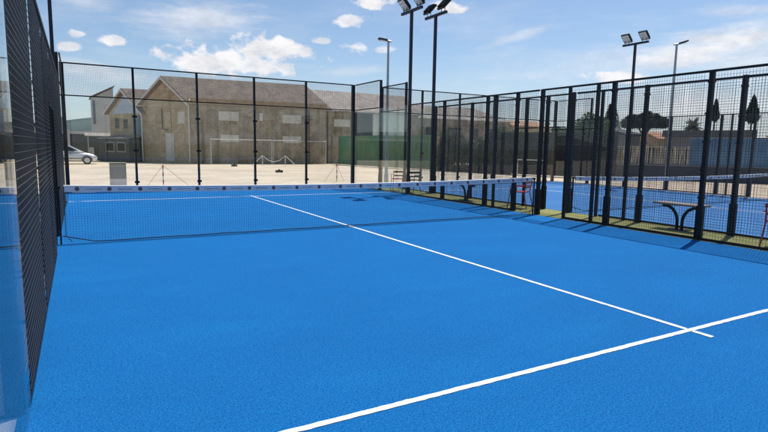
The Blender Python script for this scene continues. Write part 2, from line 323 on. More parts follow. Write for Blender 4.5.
# ------------------------------------------------------------------ court enclosure
WR = 0.0019
def mesh_panel(w, h, axis):
    """welded wire mesh, 50 mm squares, filling w x h from (0,0,0)"""
    m = MB()
    nv = max(1, round(w / 0.05)); nh = max(1, round(h / 0.05))
    for i in range(1, nv):
        a = w * i / nv; r = WR
        if axis == 'y': m.box(-r, r, a - r, a + r, 0, h)
        else: m.box(a - r, a + r, -r, r, 0, h)
    for k in range(1, nh):
        z = h * k / nh; r = WR
        if axis == 'y': m.box(r, 3 * r, 0, w, z - r, z + r)
        else: m.box(0, w, r, 3 * r, z - r, z + r)
    return m
_cache = {}
def part(key, make, name, m, parent, loc):
    if key in _cache:
        return inst(_cache[key], parent, loc, name)
    o = make().build(name, m, parent, loc=loc); _cache[key] = o
    return o
def post_mb(h, foot=True):
    m = MB().box(-.038, .038, -.038, .038, 0, h)
    for z in (0.75, 1.25, 1.75, 2.25, 2.8): m.box(-.046, .046, -.050, .050, z, z + .035)      # bolted mesh clips
    if foot:                                     # welded gussets and foot plate
        m.box(-.041, .041, -.062, .062, 0.004, 0.62).box(-.050, .050, -.050, .050, 0.012, 0.5)
    return m
def side_fence(x, label, flip=1):
    t = thing('side_fence', label, 'mesh fence', (x, 0, 0))
    def P(h, y):
        o = part(('post', h), lambda: post_mb(h), 'post', MT['black'], t, (0.070 * flip, y, 0))
        o.rotation_euler = (rnd.uniform(-.003, .003), rnd.uniform(-.003, .003), rnd.uniform(-.02, .02))
    for y in (-8, 8): P(4.02, y)
    for y in (-6, -4, -2, 0, 2, 4, 6): P(3.02, y)
    P(3.0, 0.85)
    part(('stile', 3), lambda: MB().box(-.03, .03, -.03, .03, 0, 2.98), 'gate_stile', MT['black'], t, (0.055 * flip, -0.85, 0))
    # mesh bays (2 m wide) and the bays over the two doorways
    for y in (-6, -4, 2, 4):
        part(('m', 'y', 1.91, 2.9), lambda: mesh_panel(1.91, 2.9, 'y'), 'mesh_panel', MT['wire'], t, (0, y + .045, 0.06))
    for s in (-1, 1):
        y0 = 0.045 if s > 0 else -0.805
        part(('m', 'y', .76, .86), lambda: mesh_panel(.76, .86, 'y'), 'mesh_panel', MT['wire'], t, (0, y0, 2.12))
        part(('hd', .76), lambda: MB().box(-.012, .012, 0, .76, 0.025, .05), 'door_header', MT['black'], t, (0, y0, 2.07))
        y0 = 0.895 if s > 0 else -1.955
        part(('m', 'y', 1.06, 2.9), lambda: mesh_panel(1.06, 2.9, 'y'), 'mesh_panel', MT['wire'], t, (0, y0, 0.06))
        # fixed leaf stile
        part(('stile', 3), lambda: MB().box(-.03, .03, -.03, .03, 0, 2.98), 'gate_stile', MT['black'], t, (0.055 * flip, s * 1.62, 0))
    # 4 m ends: mesh over 3 m glass
    for y in (-10, 8):
        part(('m', 'y', 1.91, .93), lambda: mesh_panel(1.91, .93, 'y'), 'mesh_panel', MT['wire'], t, (0, y + .045, 3.045))
    for y in (-10, -8, 6, 8):
        part(('gl', 'y'), lambda: MB().box(-.006, .006, 0, 1.96, 0, 2.975), 'glass_pane', MT['glass'], t, (0, y + .02, 0.025))
    r = MB()                                     # rails, top and bottom
    r.box(-.02, .02, -5.955, -.045, 2.975, 3.015).box(-.02, .02, .045, 5.955, 2.975, 3.015)
    for a, b in ((-9.95, -8.045), (8.045, 9.95)): r.box(-.02, .02, a, b, 3.98, 4.02).box(-.02, .02, a, b, 3.004, 3.04)
    r.build('top_rail', MT['black'], t)
    b = MB()
    for a, c in ((-5.955, -.9), (.9, 5.955)): b.box(.010*flip-.010, .010*flip+.010, a, c, 0.005, 0.05)
    b.box(-.010, .010, 6.05, 9.95, 0.002, 0.024)
    b.build('bottom_rail', MT['black'], t)
    return t
def end_wall(x0, y, label, flip=1):
    t = thing('glass_end_wall', label, 'glass wall', (x0, y, 0))
    for i in range(6):
        x = -5 + 2 * i
        wide = i in (0, 5)
        key = ('epost', wide)
        o = part(key, lambda: (MB().box(-.06, .06, -.06, .06, 0, 4.02).box(-.1, .1, -.1, .1, 0, .012) if wide else MB().box(-.035, .035, -.04, .04, 0, 4.02).box(-.07, .07, -.07, .07, 0, .012)), 'post', MT['black'], t, (x, .06 * flip, 0))
        if not wide:
            for z in (0.3, 1.35, 2.45):
                part(('clamp',), lambda: MB().box(-.075, .075, -.016, .016, -.035, .035), 'glass_clamp', MT['black'], o, (0, -.062 * flip, z))
    for i in range(5):
        x = -5 + 2 * i
        part(('gl', 'x'), lambda: MB().box(0, 1.985, -.006, .006, 0, 2.975), 'glass_pane', MT['glass'], t, (x + .0075, 0, .025))
        part(('m', 'x', 1.93, .93), lambda: mesh_panel(1.93, .93, 'x'), 'mesh_panel', MT['wire'], t, (x + .035, 0, 3.045))
    r = MB().box(-4.94, 4.94, -.02, .02, 3.98, 4.02).box(-4.94, 4.94, -.02, .02, 3.004, 3.04)
    r.build('top_rail', MT['black'], t)
    MB().box(-4.94, 4.94, -.022, .022, .002, .024).build('bottom_rail', MT['black'], t)
    return t
side_fence(-5.0, 'black mesh side fence along the left edge, right beside the camera', -1)
side_fence(5.045, 'black mesh side fence along the right of the near court, before the benches', 1)
side_fence(6.26, 'black mesh side fence of the second court, behind the grass strip with the benches', -1)
side_fence(16.34, 'thin distant mesh fence along the far right side of the second court', 1)
end_wall(0, 10.03, 'glass back wall topped with mesh behind the near court, facing the warehouse')
end_wall(11.3, 10.03, 'glass back wall topped with mesh at the far end of the second court')
end_wall(0, -10.03, 'glass back wall behind the camera at the near end of the near court', -1)

# ------------------------------------------------------------------ nets
def net(x0, label):
    t = thing('court_net', label, 'net', (x0, 0, 0))
    top = lambda x: 0.915 - 0.065 * (1 - (x / 4.93) ** 2)          # the band sags to the middle
    m = MB(); r = 0.0011; nv = 246
    for i in range(nv + 1):
        x = -4.92 + i * 9.84 / nv; m.box(x - r, x + r, -r, r, 0.03, top(x) - 0.09)
    for k in range(20):
        f = k / 20; pts = []
        for i in range(25):
            x = -4.92 + i * 9.84 / 24; pts.append((x, r * 2, 0.03 + (top(x) - 0.12) * f))
        m.tube(pts, r, 4, False)
    m.build('net_mesh', MT['cord'], t)
    bp = [(-4.92 + i * 0.41, 0.0, 0.017 + 0.004 * math.sin(i * 2.3)) for i in range(25)]
    bp[0] = (-4.95, 0.0, 0.13)
    MB().tube(bp, 0.008, 6).build('bottom_cord', MT['cord'], t)
    b = MB(); n = 40
    for side in (-1, 1):
        pass
    sec = [(-.012, 0), (-.012, -.10), (.012, -.10), (.012, 0), (0, .006)]
    vs = []; fs = []
    for i in range(n + 1):
        x = -4.9 + 9.8 * i / n
        for (yy, zz) in sec: vs.append((x, yy + .004 * math.sin(x * 3.1), top(x) + zz))
    for i in range(n):
        for k in range(5): fs.append((i*5+k, i*5+(k+1) % 5, (i+1)*5+(k+1) % 5, (i+1)*5+k))
    fs += [(0,1,2,3,4), tuple(n*5+k for k in (4,3,2,1,0))]
    b.add(vs, fs); band = b.build('top_band', MT['band'], t)
    k = 0; x = -4.72
    while x < 4.75:                              # printed roundels and small lines of lettering between
        yy = -.0145 + .004 * math.sin(x * 3.1)
        bd = MB().tube([(0, 0, 0), (0, .0035, 0)], .033, 14)
        part(('badge',), lambda: bd, 'badge', MT['badge'], band, (x, yy, top(x) - .05))
        if x < 4.5:
            l = MB(); xx = x + .12
            while xx < x + .335:
                ww = rnd.uniform(.006, .013); hh = rnd.choice((.010, .010, .014))
                zc = top(xx) - .052; l.box(xx, xx + ww, yy - .001, yy + .003, zc - hh / 2, zc + hh / 2); xx += ww + .005
            l.build('lettering', MT['ink'], band)
        x += 0.45
    for s in (-1, 1):
        MB().box(s*4.972-.012, s*4.972+.012, -.015, .015, 0, .9).box(s*4.965-.022, s*4.965+.022, -.03, .03, .86, .905).build('net_post', MT['black'], t)
        MB().tube([(s*4.9, -.02, .9), (s*4.9, -.02, .13), (s*4.82, -.02, .03)], .006, 6).build('tension_cord', MT['cord'], t)
    return t
net(0, 'long padel net with white branded band across the near court')
net(11.3, 'net with white band across the second court behind the mesh fences')

# ------------------------------------------------------------------ floodlights and lamp posts
def floodlight(x, y, h, aim, label, pole_mat, thick=.042):
    t = thing('floodlight_mast', label, 'floodlight', (x, y, 0))
    MB().box(-thick, thick, -thick, thick, 0, h).box(-.15, .15, -.15, .15, 0, .02).box(-thick-.02, thick+.02, -thick-.02, thick+.02, .02, .25).build('pole', MT[pole_mat], t)
    MB().box(-.04, .04, -.62, .62, h, h + .08).build('crossbar', MT[pole_mat], t)
    for yy in (-.42, .42):
        c = Vector((aim * .04, yy, h + .32)); n = Vector((aim * .72, 0, -.69)); u = Vector((aim * .69, 0, .72)); v = Vector((0, 1, 0))
        hd = MB().obox(c, u * .21, v * .19, n * .035)
        for k in range(-4, 5): hd.obox(c - n * .06 + v * k * .04, u * .17, v * .006, n * .028)
        hd = hd.build('lamp_head', MT['black'], t)
        ln = MB()
        for iu in (-1, 0, 1):
            for iv in (-1, 0, 1): ln.obox(c + n * .038 + u * iu * .12 + v * iv * .11, u * .054, v * .05, n * .006)
        ln.build('lens', MT['lens'], hd)
        MB().tube([(0, yy - .1, h + .06), (0, yy - .1, h + .28)], .012, 6).tube([(0, yy + .1, h + .06), (0, yy + .1, h + .28)], .012, 6).build('bracket', MT[pole_mat], t)
    return t
G_ = 'twin-lamp floodlight masts around the two courts'
floodlight(5.14, 6.06, 6.02, -1, 'tall dark mast with twin floodlights aimed left over the near court', 'poleb').__setitem__('group', G_)
floodlight(6.16, 6.14, 6.02, 1, 'tall dark mast with twin floodlights aimed right, just right of its twin', 'poleb').__setitem__('group', G_)
floodlight(16.52, 6.0, 6.15, -1, 'distant mast with twin floodlights at the far side of the second court', 'poleb').__setitem__('group', G_)
floodlight(-5.12, 6.85, 6.02, 1, 'dark mast rising above the left mesh fence, its lamps beyond the frame', 'poleb').__setitem__('group', G_)
def street_lamp(x, y, h, ang, label, tilt=-.02):
    t = thing('street_lamp', label, 'street lamp', (x, y, -.06), ang)
    MB().tube([(0,0,0),(0,0,h*.5),(0,0,h)], [.075,.06,.045], 10).tube([(0,0,0),(0,0,.5)], .1, 10).build('pole', MT['galv'], t, smooth=False)
    MB().tube([(-.12,0,h-.03),(.1,0,h)], .04, 8).build('arm', MT['galv'], t)
    hd = MB().prism([(.06,-.1,h-.03),(.36,-.13,h+.0+tilt*.36),(.45,-.08,h+.02+tilt*.45),(.45,.08,h+.02+tilt*.45),(.36,.13,h+tilt*.36),(.06,.1,h-.03)], (0,0,.075)).build('lamp_head', MT['trim'], t, bevel=.012)
    MB().prism([(.16,-.085,h-.035+tilt*.14),(.36,-.10,h-.012+tilt*.34),(.36,.10,h-.012+tilt*.34),(.16,.085,h-.035+tilt*.14)], (0,0,.012)).build('lens', MT['lens'], hd)
    return t
street_lamp(6.95, 10.75, 6.1, R(172), 'slim grey street lamp behind the back glass wall, head pointing left')
street_lamp(18.2, 5.2, 6.3, R(-35), 'slim grey street lamp beyond the second court, head pointing right', .16)

# ------------------------------------------------------------------ benches and chairs in the grass strip
def bench():
    t = thing('bench', '', 'bench')
    for s in (-1, 1):
        pts = [(0, s*.05, 0), (0, s*.055, .2), (0, s*.085, .31), (0, s*.16, .41), (0, s*.26, .462), (0, s*.38, .475)]
        MB().tube(pts, .032, 8).build('leg', MT['black'], t, smooth=True)
    MB().box(-.12, .12, -.2, .2, 0, .012).build('foot_plate', MT['black'], t)
    for k in (-1, 0, 1):
        MB().box(k*.125-.058, k*.125+.058, -.50, .50, .508, .545).build('seat_plank', MT['wood'], t, bevel=.005)
    return t
b0 = bench(); b0.location = (5.98, -3.1, 0); tag(b0, 'plank bench on two curved black legs, nearer one, behind the right mesh fence', 'bench', 'benches on the grass strip')
b1 = copy_obj(b0); b1.location = (5.62, 3.45, 0); b1['label'] = 'plank bench on two curved black legs, farther one, seen through the net'
def chair(m, seat_m):
    t = thing('metal_chair', '', 'chair')
    for sx in (-1, 1):
        MB().tube([(sx*.23,-.26,0),(sx*.20,-.19,.44)], .014, 6).build('leg', MT[m], t)
        MB().tube([(sx*.23,.29,0),(sx*.20,.19,.44),(sx*.2,.25,.74)], .014, 6).build('leg', MT[m], t)
        MB().tube([(sx*.205,-.185,.46),(sx*.235,-.2,.60),(sx*.235,.2,.61)], .013, 6).build('armrest', MT[m], t)
    MB().box(-.22,.22,-.22,.2,.435,.46).build('seat', MT[seat_m], t, bevel=.006)
    MB().box(-.22,.22,.238,.256,.68,.75).box(-.2,.2,.215,.233,.55,.60).build('backrest', MT[seat_m], t)
    return t
c0 = chair('red', 'red'); c0.location = (5.72, 1.25, 0); c0.rotation_euler.z = R(205); tag(c0, 'red metal chair on the grass strip at the right end of the near net', 'chair', 'metal chairs on the grass strip')
c1 = copy_obj(c0); c1.location = (5.48, 7.3, 0); c1.rotation_euler.z = R(160); c1['label'] = 'red metal chair farthest away, left of the floodlight masts beside the corner'
c2 = copy_obj(c0); c2.location = (5.62, -5.12, 0); c2.rotation_euler.z = R(100); c2['label'] = 'red metal chair cut off by the right edge of the photo'
c3 = chair('olive', 'olive'); c3.location = (5.62, 6.6, 0); c3.rotation_euler.z = R(175); tag(c3, 'dark olive metal chair at the foot of the left floodlight mast', 'chair', 'metal chairs on the grass strip')

# ------------------------------------------------------------------ things on the sand
def striped_pole(x, y, g, label):
    t = thing('striped_pole', label, 'marker pole', (x, y, -.06), 0, 'striped poles with guy ropes on the sand')
    for k in range(6):
        MB().tube([(0,0,k*.14),(0,0,(k+1)*.14)], .024, 8).build('red_section' if k % 2 else 'white_section', MT['red'] if k % 2 else MT['white'], t)
    for (dx, dy) in g: MB().tube([(0,0,.83),(dx,dy,0.0)], .006, 5).build('guy_rope', MT['cord'], t)
    return t
striped_pole(-1.9, 12.3, ((-.62, -.1), (.95, -.2)), 'red and white striped pole with guy ropes behind the left half of the net')
striped_pole(5.85, 13.5, ((-.5, .3), (.6, .5)), 'red and white striped pole behind the back wall near its right corner')
def goal(x0, x1, y, label):
    t = thing('football_goal', label, 'goal', (x0, y, -.06), 0, 'white goals in front of the warehouse'); W = x1 - x0
    for x in (0, W): MB().tube([(x,0,0),(x,0,2.08)], .038, 8).build('goal_post', MT['goal'], t)
    MB().tube([(-.05,0,2.08),(W+.05,0,2.08)], .038, 8).build('crossbar', MT['goal'], t)
    for x in (0, W): MB().tube([(x,0,2.05),(x,.45,1.95),(x,.75,0)], .02, 6).build('back_stay', MT['galv'], t)
    return t
goal(4.9, 10.05, 36.4, 'left white football goal standing in front of the warehouse wall')
goal(10.25, 15.24, 36.6, 'right white football goal standing in front of the warehouse wall')
t = thing('small_goal', 'small white goal frame standing before the charcoal screen fence', 'goal', (19.1, 15.6, -.06), math.atan2(-1.35, .75))
for x in (0, 1.6): MB().tube([(x,0,0),(x,0,1.02)], .028, 8).build('goal_post', MT['goal'], t)
MB().tube([(-.03,0,1.02),(1.63,0,1.02)], .028, 8).build('crossbar', MT['goal'], t)
t = thing('rope_barrier', 'low white rope strung between two stakes in front of the goals', 'rope barrier', (0,0,-.06))
for x, y in ((8.2, 33.0), (10.1, 33.0)): MB().tube([(x,y,0),(x,y,.85)], .025, 6).build('stake', MT['white'], t)
MB().tube([(7.2,32.6,0),(8.2,33,.83),(8.7,33,.45),(9.15,33,.33),(9.6,33,.45),(10.1,33,.83),(10.9,32.6,.02)], .022, 5).build('rope', MT['white'], t)
for x, y, lb in ((5.8, 32.4, 'small black weight lying on the sand left of the rope barrier'), (6.1, 22.6, 'small black weight lying on the sand right of the rope barrier')):
    tag(MB().box(-.2,.2,-.15,.15,0,.14).box(-.05,.05,-.04,.04,.14,.2).build('ballast_weight', MT['trim'], bevel=.02, loc=(x, y, -.06)), lb, 'weight', 'weights on the sand')
t = thing('utility_cabinet', 'beige-grey utility cabinet standing on the sand behind the back glass wall', 'cabinet', (-3.42, 12.6, -.06))
MB().box(-.27,.27,-.2,.2,.34,.90).build('cabinet_body', MT['cab'], t, bevel=.008)
MB().box(-.285,.285,-.22,.22,.901,.925).build('lid', MT['cab'], t)
MB().box(-.27,.27,-.2,.2,0,.335).build('plinth', MT['conc'], t)
MB().box(-.24,.24,-.214,-.203,.37,.87).build('door', MT['cab'], t)

# ------------------------------------------------------------------ car
def car():
    t = thing('parked_car', 'silver hatchback parked on the sand at the far left behind the mesh fence', 'car', (-5.35, 38.0, -.06))
    # stations along the car: x, half width, z bottom, z belt
    prof = [(-2.0,.62,.42,.72),(-1.96,.76,.30,.90),(-1.6,.83,.24,.97),(-.9,.85,.20,.97),(0,.85,.20,.95),(.85,.85,.20,.92),(1.3,.83,.22,.84),(1.72,.78,.26,.73),(1.93,.68,.30,.60),(1.98,.55,.36,.50)]
    b = MB(); vs = []; fs = []
    for (x, hw, z0, z1) in prof:
        for (k, z) in ((-.92,z0),(-1,z0+(z1-z0)*.35),(-.97,z0+(z1-z0)*.75),(-.88,z1),(.88,z1),(.97,z0+(z1-z0)*.75),(1,z0+(z1-z0)*.35),(.92,z0)): vs.append((x, k*hw, z))
    n = len(prof)
    for i in range(n-1):
        for k in range(8): fs.append((i*8+k, i*8+(k+1) % 8, (i+1)*8+(k+1) % 8, (i+1)*8+k))
    fs += [tuple(range(8)), tuple(range((n-1)*8, n*8))[::-1]]
    body = b.add(vs, fs).build('body', MT['carpaint'], t, smooth=True)
    cab = [(-1.95,.70,.93),(-1.7,.62,1.36),(-1.2,.60,1.47),(-.4,.60,1.49),(.15,.59,1.42),(.62,.64,1.17),(1.15,.74,.90)]
    vs = []; fs = []
    for (x, hw, z) in cab:
        for s in (-1, 1): vs += [(x, s*.80 if z > 1 else s*hw, .90), (x, s*hw, z)]
    for i in range(len(cab)-1):
        a, c = i*4, (i+1)*4
        fs += [(a, a+1, c+1, c), (a+1, a+3, c+3, c+1), (a+3, a+2, c+2, c+3)]
    fs += [(0,2,3,1), (len(cab)*4-4, len(cab)*4-3, len(cab)*4-1, len(cab)*4-2)]
    MB().add(vs, fs).build('roof', MT['carpaint'], t, smooth=False)
    for s in (-1, 1):
        def sp(x, z): return (x, s*(.815 - (z-.9)*.37 + .012), z)
        for poly in ([(-1.62,1.0),(-1.5,1.30),(-.95,1.36),(-.9,1.0)], [(-.82,1.0),(-.85,1.37),(-.2,1.38),(-.12,.99)], [(-.04,.99),(-.1,1.38),(.14,1.32),(.66,1.05),(.68,.99)]):
            pp = [sp(x, z) for x, z in poly]
            MB().prism(pp, (0, -s*.02, 0)).build('side_window', MT['glassdark'], t)
        for x in (-1.28, 1.27):
            wh = MB().tube([(x, s*.66, .31),(x, s*.84, .31)], .31, 20).build('wheel', MT['tyre'], t)
            MB().tube([(x, s*.83, .31),(x, s*.853, .31)], .2, 14).build('rim', MT['alloy'], wh)
            ar = MB(); pts = [(x + .36*math.cos(a), s*.848, .31 + .36*math.sin(a)) for a in [math.pi*k/12 for k in range(13)]]
            ar.tube(pts, .022, 5).build('wheel_arch', MT['trim'], t)
        MB().obox((1.84, s*.60, .58), (.08,-s*.03,.0), (0,.12,0), (0,0,.05)).build('headlight', MT['lamp'], t, bevel=.01)
        MB().obox((-1.95, s*.66, .82), (.05,0,0), (0,.08,0), (0,0,.12)).build('tail_light', MT['tail'], t)
        MB().obox((.55, s*.93, .98), (.06,0,0), (0,.08,0), (0,0,.05)).build('wing_mirror', MT['carpaint'], t, bevel=.01)
        MB().box(-.75, 1.0, s*.855-.01, s*.855+.01, .42, .48).build('side_trim', MT['trim'], t)
        for x in (-.75, .1): MB().box(x, x+.14, s*.853-.012, s*.853+.012, .80, .83).build('door_handle', MT['trim'], t)
    MB().add([(.63,-.6,1.165),(.63,.6,1.165),(1.12,.70,.925),(1.12,-.70,.925)], [(0,1,2,3)]).add([(.63,-.6,1.185),(.63,.6,1.185),(1.12,.70,.945),(1.12,-.70,.945)], [(0,1,2,3)]).build('windscreen', MT['glassdark'], t)
    MB().box(1.90, 2.03, -.62, .62, .28, .42).build('bumper', MT['trim'], t, bevel=.02)
    MB().box(-2.06, -1.9, -.66, .66, .32, .46).build('bumper', MT['trim'], t, bevel=.02)
    return t
car()

# ------------------------------------------------------------------ buildings
def gable_house(name, label, A, B, depth_dir, dep, wall_h, eave_h, ridge_h, wm, rm, over=.35):
    """gable wall from A to B (ground points), building runs back along depth_dir for dep metres"""
    t = thing(name, label, 'building', (A[0], A[1], -.06))
    A3, B3 = Vector((A[0], A[1], 0)), Vector((B[0], B[1], 0)); o = A3.copy()
    d = Vector((*depth_dir, 0)).normalized() * dep
    mid = (A3 + B3) / 2; zz = Vector((0,0,1))
    poly = [A3 - o, B3 - o, B3 - o + zz*wall_h, mid - o + zz*(ridge_h - .28), A3 - o + zz*wall_h]
    MB().prism(poly, d).build('wall', MT[wm], t)
    g = (B3 - A3).normalized(); back = -d.normalized() * over
    rf = MB(); th = Vector((0,0,.14))
    for E_, s in ((A3, -1), (B3, 1)):
        e0 = E_ - o + g*s*over*.9 + zz*(wall_h - .16); r0 = mid - o + zz*(ridge_h - .14)
        quad = [e0 + back, r0 + back, r0 + d - back, e0 + d - back]
        rf.prism(quad, th)
    rf.build('roof', MT[rm], t)
    bb = MB()                                       # barge boards along the gable
    for E_, s in ((A3, -1), (B3, 1)):
        e0 = E_ - o + g*s*over*.9 + zz*(wall_h - .10) + back*1.06; r0 = mid - o + zz*(ridge_h - .06) + back*1.06
        bb.prism([e0, r0, r0 - zz*.2, e0 - zz*.2], back*.12)
    bb.build('barge_board', MT['pipe'], t)
    return t, o, d, g
A, B, F = (3.66, 38.44), (0.47, 42.46), (-2.0, 46.0)
nrm = Vector((A[1]-B[1], -(A[0]-B[0]), 0)); nrm = Vector((-.783, -.622, 0))
wh, o, d, g = gable_house('stone_warehouse', 'ochre stone warehouse with big gable end and long tiled roof behind the goals', A, B, (1, -.10), 11.9, 5.1, 5.6, 7.35, 'stone', 'tiles')
# long side facing the court: thin grey render skin, fascia, panels
def face_panel(parent, o, x0, x1, z0, z1, y_of, m, name, proud=.03, depth=.03, frame=None):
    a = Vector((x0, y_of(x0) - proud, z0 + .06)) - o; b = Vector((x1, y_of(x1) - proud, z0 + .06)) - o
    w_ = MB().prism([a, b, b + Vector((0,0,z1-z0)), a + Vector((0,0,z1-z0))], (0, depth, 0)).build(name, MT[m], parent)
    if frame:
        fr_ = MB()
        for (xa, xb, za, zb) in ((x0-.08, x1+.08, z1, z1+.1), (x0-.08, x1+.08, z0-.12, z0)):
            p = Vector((xa, y_of(xa) - proud - .04, za + .06)) - o; q_ = Vector((xb, y_of(xb) - proud - .04, za + .06)) - o
            fr_.prism([p, q_, q_ + Vector((0,0,zb-za)), p + Vector((0,0,zb-za))], (0, depth + .03, 0))
        fr_.build(frame, MT[m], w_)
    return w_
yw = lambda x: 38.44 - (x - 3.66) * .10
face_panel(wh, o, 3.70, 15.45, -.05, 4.98, yw, 'stone2', 'side_wall', .012, .01)
face_panel(wh, o, 3.45, 15.5, 4.99, 5.42, yw, 'fascia', 'fascia', .33, .05)
MB().prism([Vector((3.5, yw(3.5)-.30, 5.0))-o, Vector((15.45, yw(15.45)-.30, 5.0))-o, Vector((15.45, yw(15.45)-.01, 5.0))-o, Vector((3.5, yw(3.5)-.01, 5.0))-o], (0,0,.06)).build('soffit', MT['fascia'], wh)
for (x0, z0, x1, z1) in ((5.98,3.65,7.67,4.43),(6.11,1.84,7.64,2.45),(11.46,3.59,13.17,4.33),(11.45,1.85,13.17,2.45),(9.45,3.73,9.72,4.41)):
    face_panel(wh, o, x0, x1, z0, z1, yw, 'infill', 'bricked_window', .045, .03)
def tpipe(p, r=.055): return MB().tube(p, r, 8)
tpipe([(-.05 , -.38, 5.35), (-.1, -.12, 5.0), (-.1, -.1, .1)]).build('drainpipe', MT['pipe'], wh)
tpipe([Vector((13.9, yw(13.9)-.09, 5.0))-o, Vector((13.9, yw(13.9)-.09, .1))-o], .04).build('drainpipe', MT['trim'], wh)
def gable_panel(parent, o, A_, g_, s0, s1, z0, z1, m, name, proud=.04):
    a = Vector((A_[0], A_[1], .06)) + g_*s0 + nrm*proud - o; b = Vector((A_[0], A_[1], .06)) + g_*s1 + nrm*proud - o
    return MB().prism([a + Vector((0,0,z0)), b + Vector((0,0,z0)), b + Vector((0,0,z1)), a + Vector((0,0,z1))], -nrm*.03).build(name, MT[m], parent)
for (s0, s1, z0, z1, m) in ((.5,1.25,3.3,4.3,'infill'),(.55,1.25,1.7,2.5,'blocked'),(2.0,2.7,3.0,4.3,'blocked'),(1.75,2.65,.1,2.5,'infill'),(3.7,4.4,3.2,4.1,'blocked')):
    gable_panel(wh, o, A, g, s0, s1, z0, z1, m, 'bricked_window')
tpipe([Vector((A[0], A[1], 0)) + g*2.95 + nrm*.07 - o + Vector((0,0,z)) for z in (4.6, 2.9)] + [Vector((A[0], A[1], 2.8)) + g*2.3 + nrm*.07 - o], .03).build('cable_pipe', MT['trim'], wh)
h2, o2, d2, g2 = gable_house('gabled_house', 'smaller gabled house with pale blue gable left of the stone warehouse', B, F, (1, -.10), 9, 4.35, 4.6, 6.45, 'stone', 'tiles')
m_ = (Vector((*B, 0)) + Vector((*F, 0))) / 2
p0 = Vector((*B, 0)) + g2*.45; p1 = Vector((*F, 0)) - g2*.45
MB().prism([p0 - o2 + Vector((0,0,4.25)) + nrm*.05, p1 - o2 + Vector((0,0,4.25)) + nrm*.05, m_ - o2 + Vector((0,0,5.95)) + nrm*.05], -nrm*.03).build('blue_gable', MT['sheetblue'], h2)
for (s0, s1, z0, z1, m, nm) in ((.3,1.3,2.3,4.0,'glassblue','window'),(2.0,2.5,2.9,3.7,'glassdark','window'),(3.1,3.6,2.9,3.8,'glassdark','window')):
    gable_panel(h2, o2, B, g2, s0, s1, z0, z1, m, nm)
tpipe([Vector((*B, 0)) + nrm*.2 - o2 + Vector((0,0,z)) for z in (4.4, .1)], .06).build('drainpipe', MT['pipe'], h2)
# low annex with white framed windows
ax = thing('low_annex', 'low dark annex with two white framed windows below the blue gable', 'building', (-.6, 43.0, -.06))
q0 = Vector((*B, 0)) + g2*.1 + nrm*1.6; q1 = Vector((*F, 0)) + g2*-.4 + nrm*1.6; oo = Vector((-.6, 43.0, 0))
MB().prism([q0-oo, q1-oo, q1-nrm*1.55-oo, q0-nrm*1.55-oo], (0,0,2.0)).build('wall', MT['darkwall'], ax)
MB().prism([q0+nrm*.15-oo+Vector((0,0,2.0)), q1+nrm*.15-oo+Vector((0,0,2.0)), q1-nrm*1.55-oo+Vector((0,0,2.25)), q0-nrm*1.55-oo+Vector((0,0,2.25))], (0,0,.08)).build('roof', MT['fibre'], ax)
for s0 in (.35, 1.75):
    a = q0 + g2*s0 + nrm*.03 - oo; b = q0 + g2*(s0+1.15) + nrm*.03 - oo
    fr_ = MB()
    for (u0, u1, z0, z1) in ((0,1,.85,.97),(0,1,1.63,1.75),(0,.1,.97,1.63),(.9,1,.97,1.63)):
        pa = a + (b-a)*u0; pb = a + (b-a)*u1
        fr_.prism([pa+Vector((0,0,z0)), pb+Vector((0,0,z0)), pb+Vector((0,0,z1)), pa+Vector((0,0,z1))], -nrm*.06)
    fo = fr_.build('window_frame', MT['greywall'], ax)
    MB().prism([a+(b-a)*.1+Vector((0,0,.97))-nrm*.02, a+(b-a)*.9+Vector((0,0,.97))-nrm*.02, a+(b-a)*.9+Vector((0,0,1.63))-nrm*.02, a+(b-a)*.1+Vector((0,0,1.63))-nrm*.02], -nrm*.02).build('pane', MT['glassdark'], fo)
# pale tower with slanted top
t = thing('pale_tower', 'pale rendered tower house with slanted roof edge at the far left', 'building', (-2.1, 57.5, -.06))
MB().prism([(-1.05,-1.2,0),(1.05,-1.2,0),(1.05,-1.2,7.5),(-1.05,-1.2,6.35)], (0,4,0)).build('wall', MT['plaster'], t)
MB().prism([(-1.2,-1.4,6.36),(1.2,-1.4,7.66),(1.2,-1.4,7.76),(-1.2,-1.4,6.46)], (0,4.4,0)).build('roof', MT['fibre'], t)
MB().box(-.95,-.72,-1.24,-1.19,3.6,6.1).build('window', MT['glassblue'], t)
# long dark wall with beige coping
t = thing('yard_wall', 'long dark yard wall with beige coping behind the parked car', 'wall', (-14, 51, -.06))
MB().box(-22, 12.2, -.15, .15, 0, 2.45).build('wall', MT['darkwall'], t)
MB().box(-22, 12.3, -.2, .2, 2.455, 2.72).build('coping', MT['plaster'], t)
MB().box(8.2, 8.75, -.28, -.155, 0, 2.9).build('gate_pier', MT['plaster'], t)
t = thing('lean_to', 'small open lean-to shelter beside the dark yard wall', 'shelter', (-2.9, 47.6, -.06))
for x in (-.9, .2, 1.3): MB().box(x-.05, x+.05, -.8, -.7, 0, 2.2).build('post', MT['galv'], t)
MB().prism([(-1.15,-1.0,2.2),(1.55,-1.0,2.2),(1.55,.9,2.5),(-1.15,.9,2.5)], (0,0,.06)).build('roof', MT['fibre'], t)
MB().box(-.95, 1.35, -.68, -.62, 0, 1.15).build('low_wall', MT['darkwall'], t)
MB().box(-.88, -.45, -.75, -.69, 0, 1.2).build('side_panel', MT['plaster'], t)

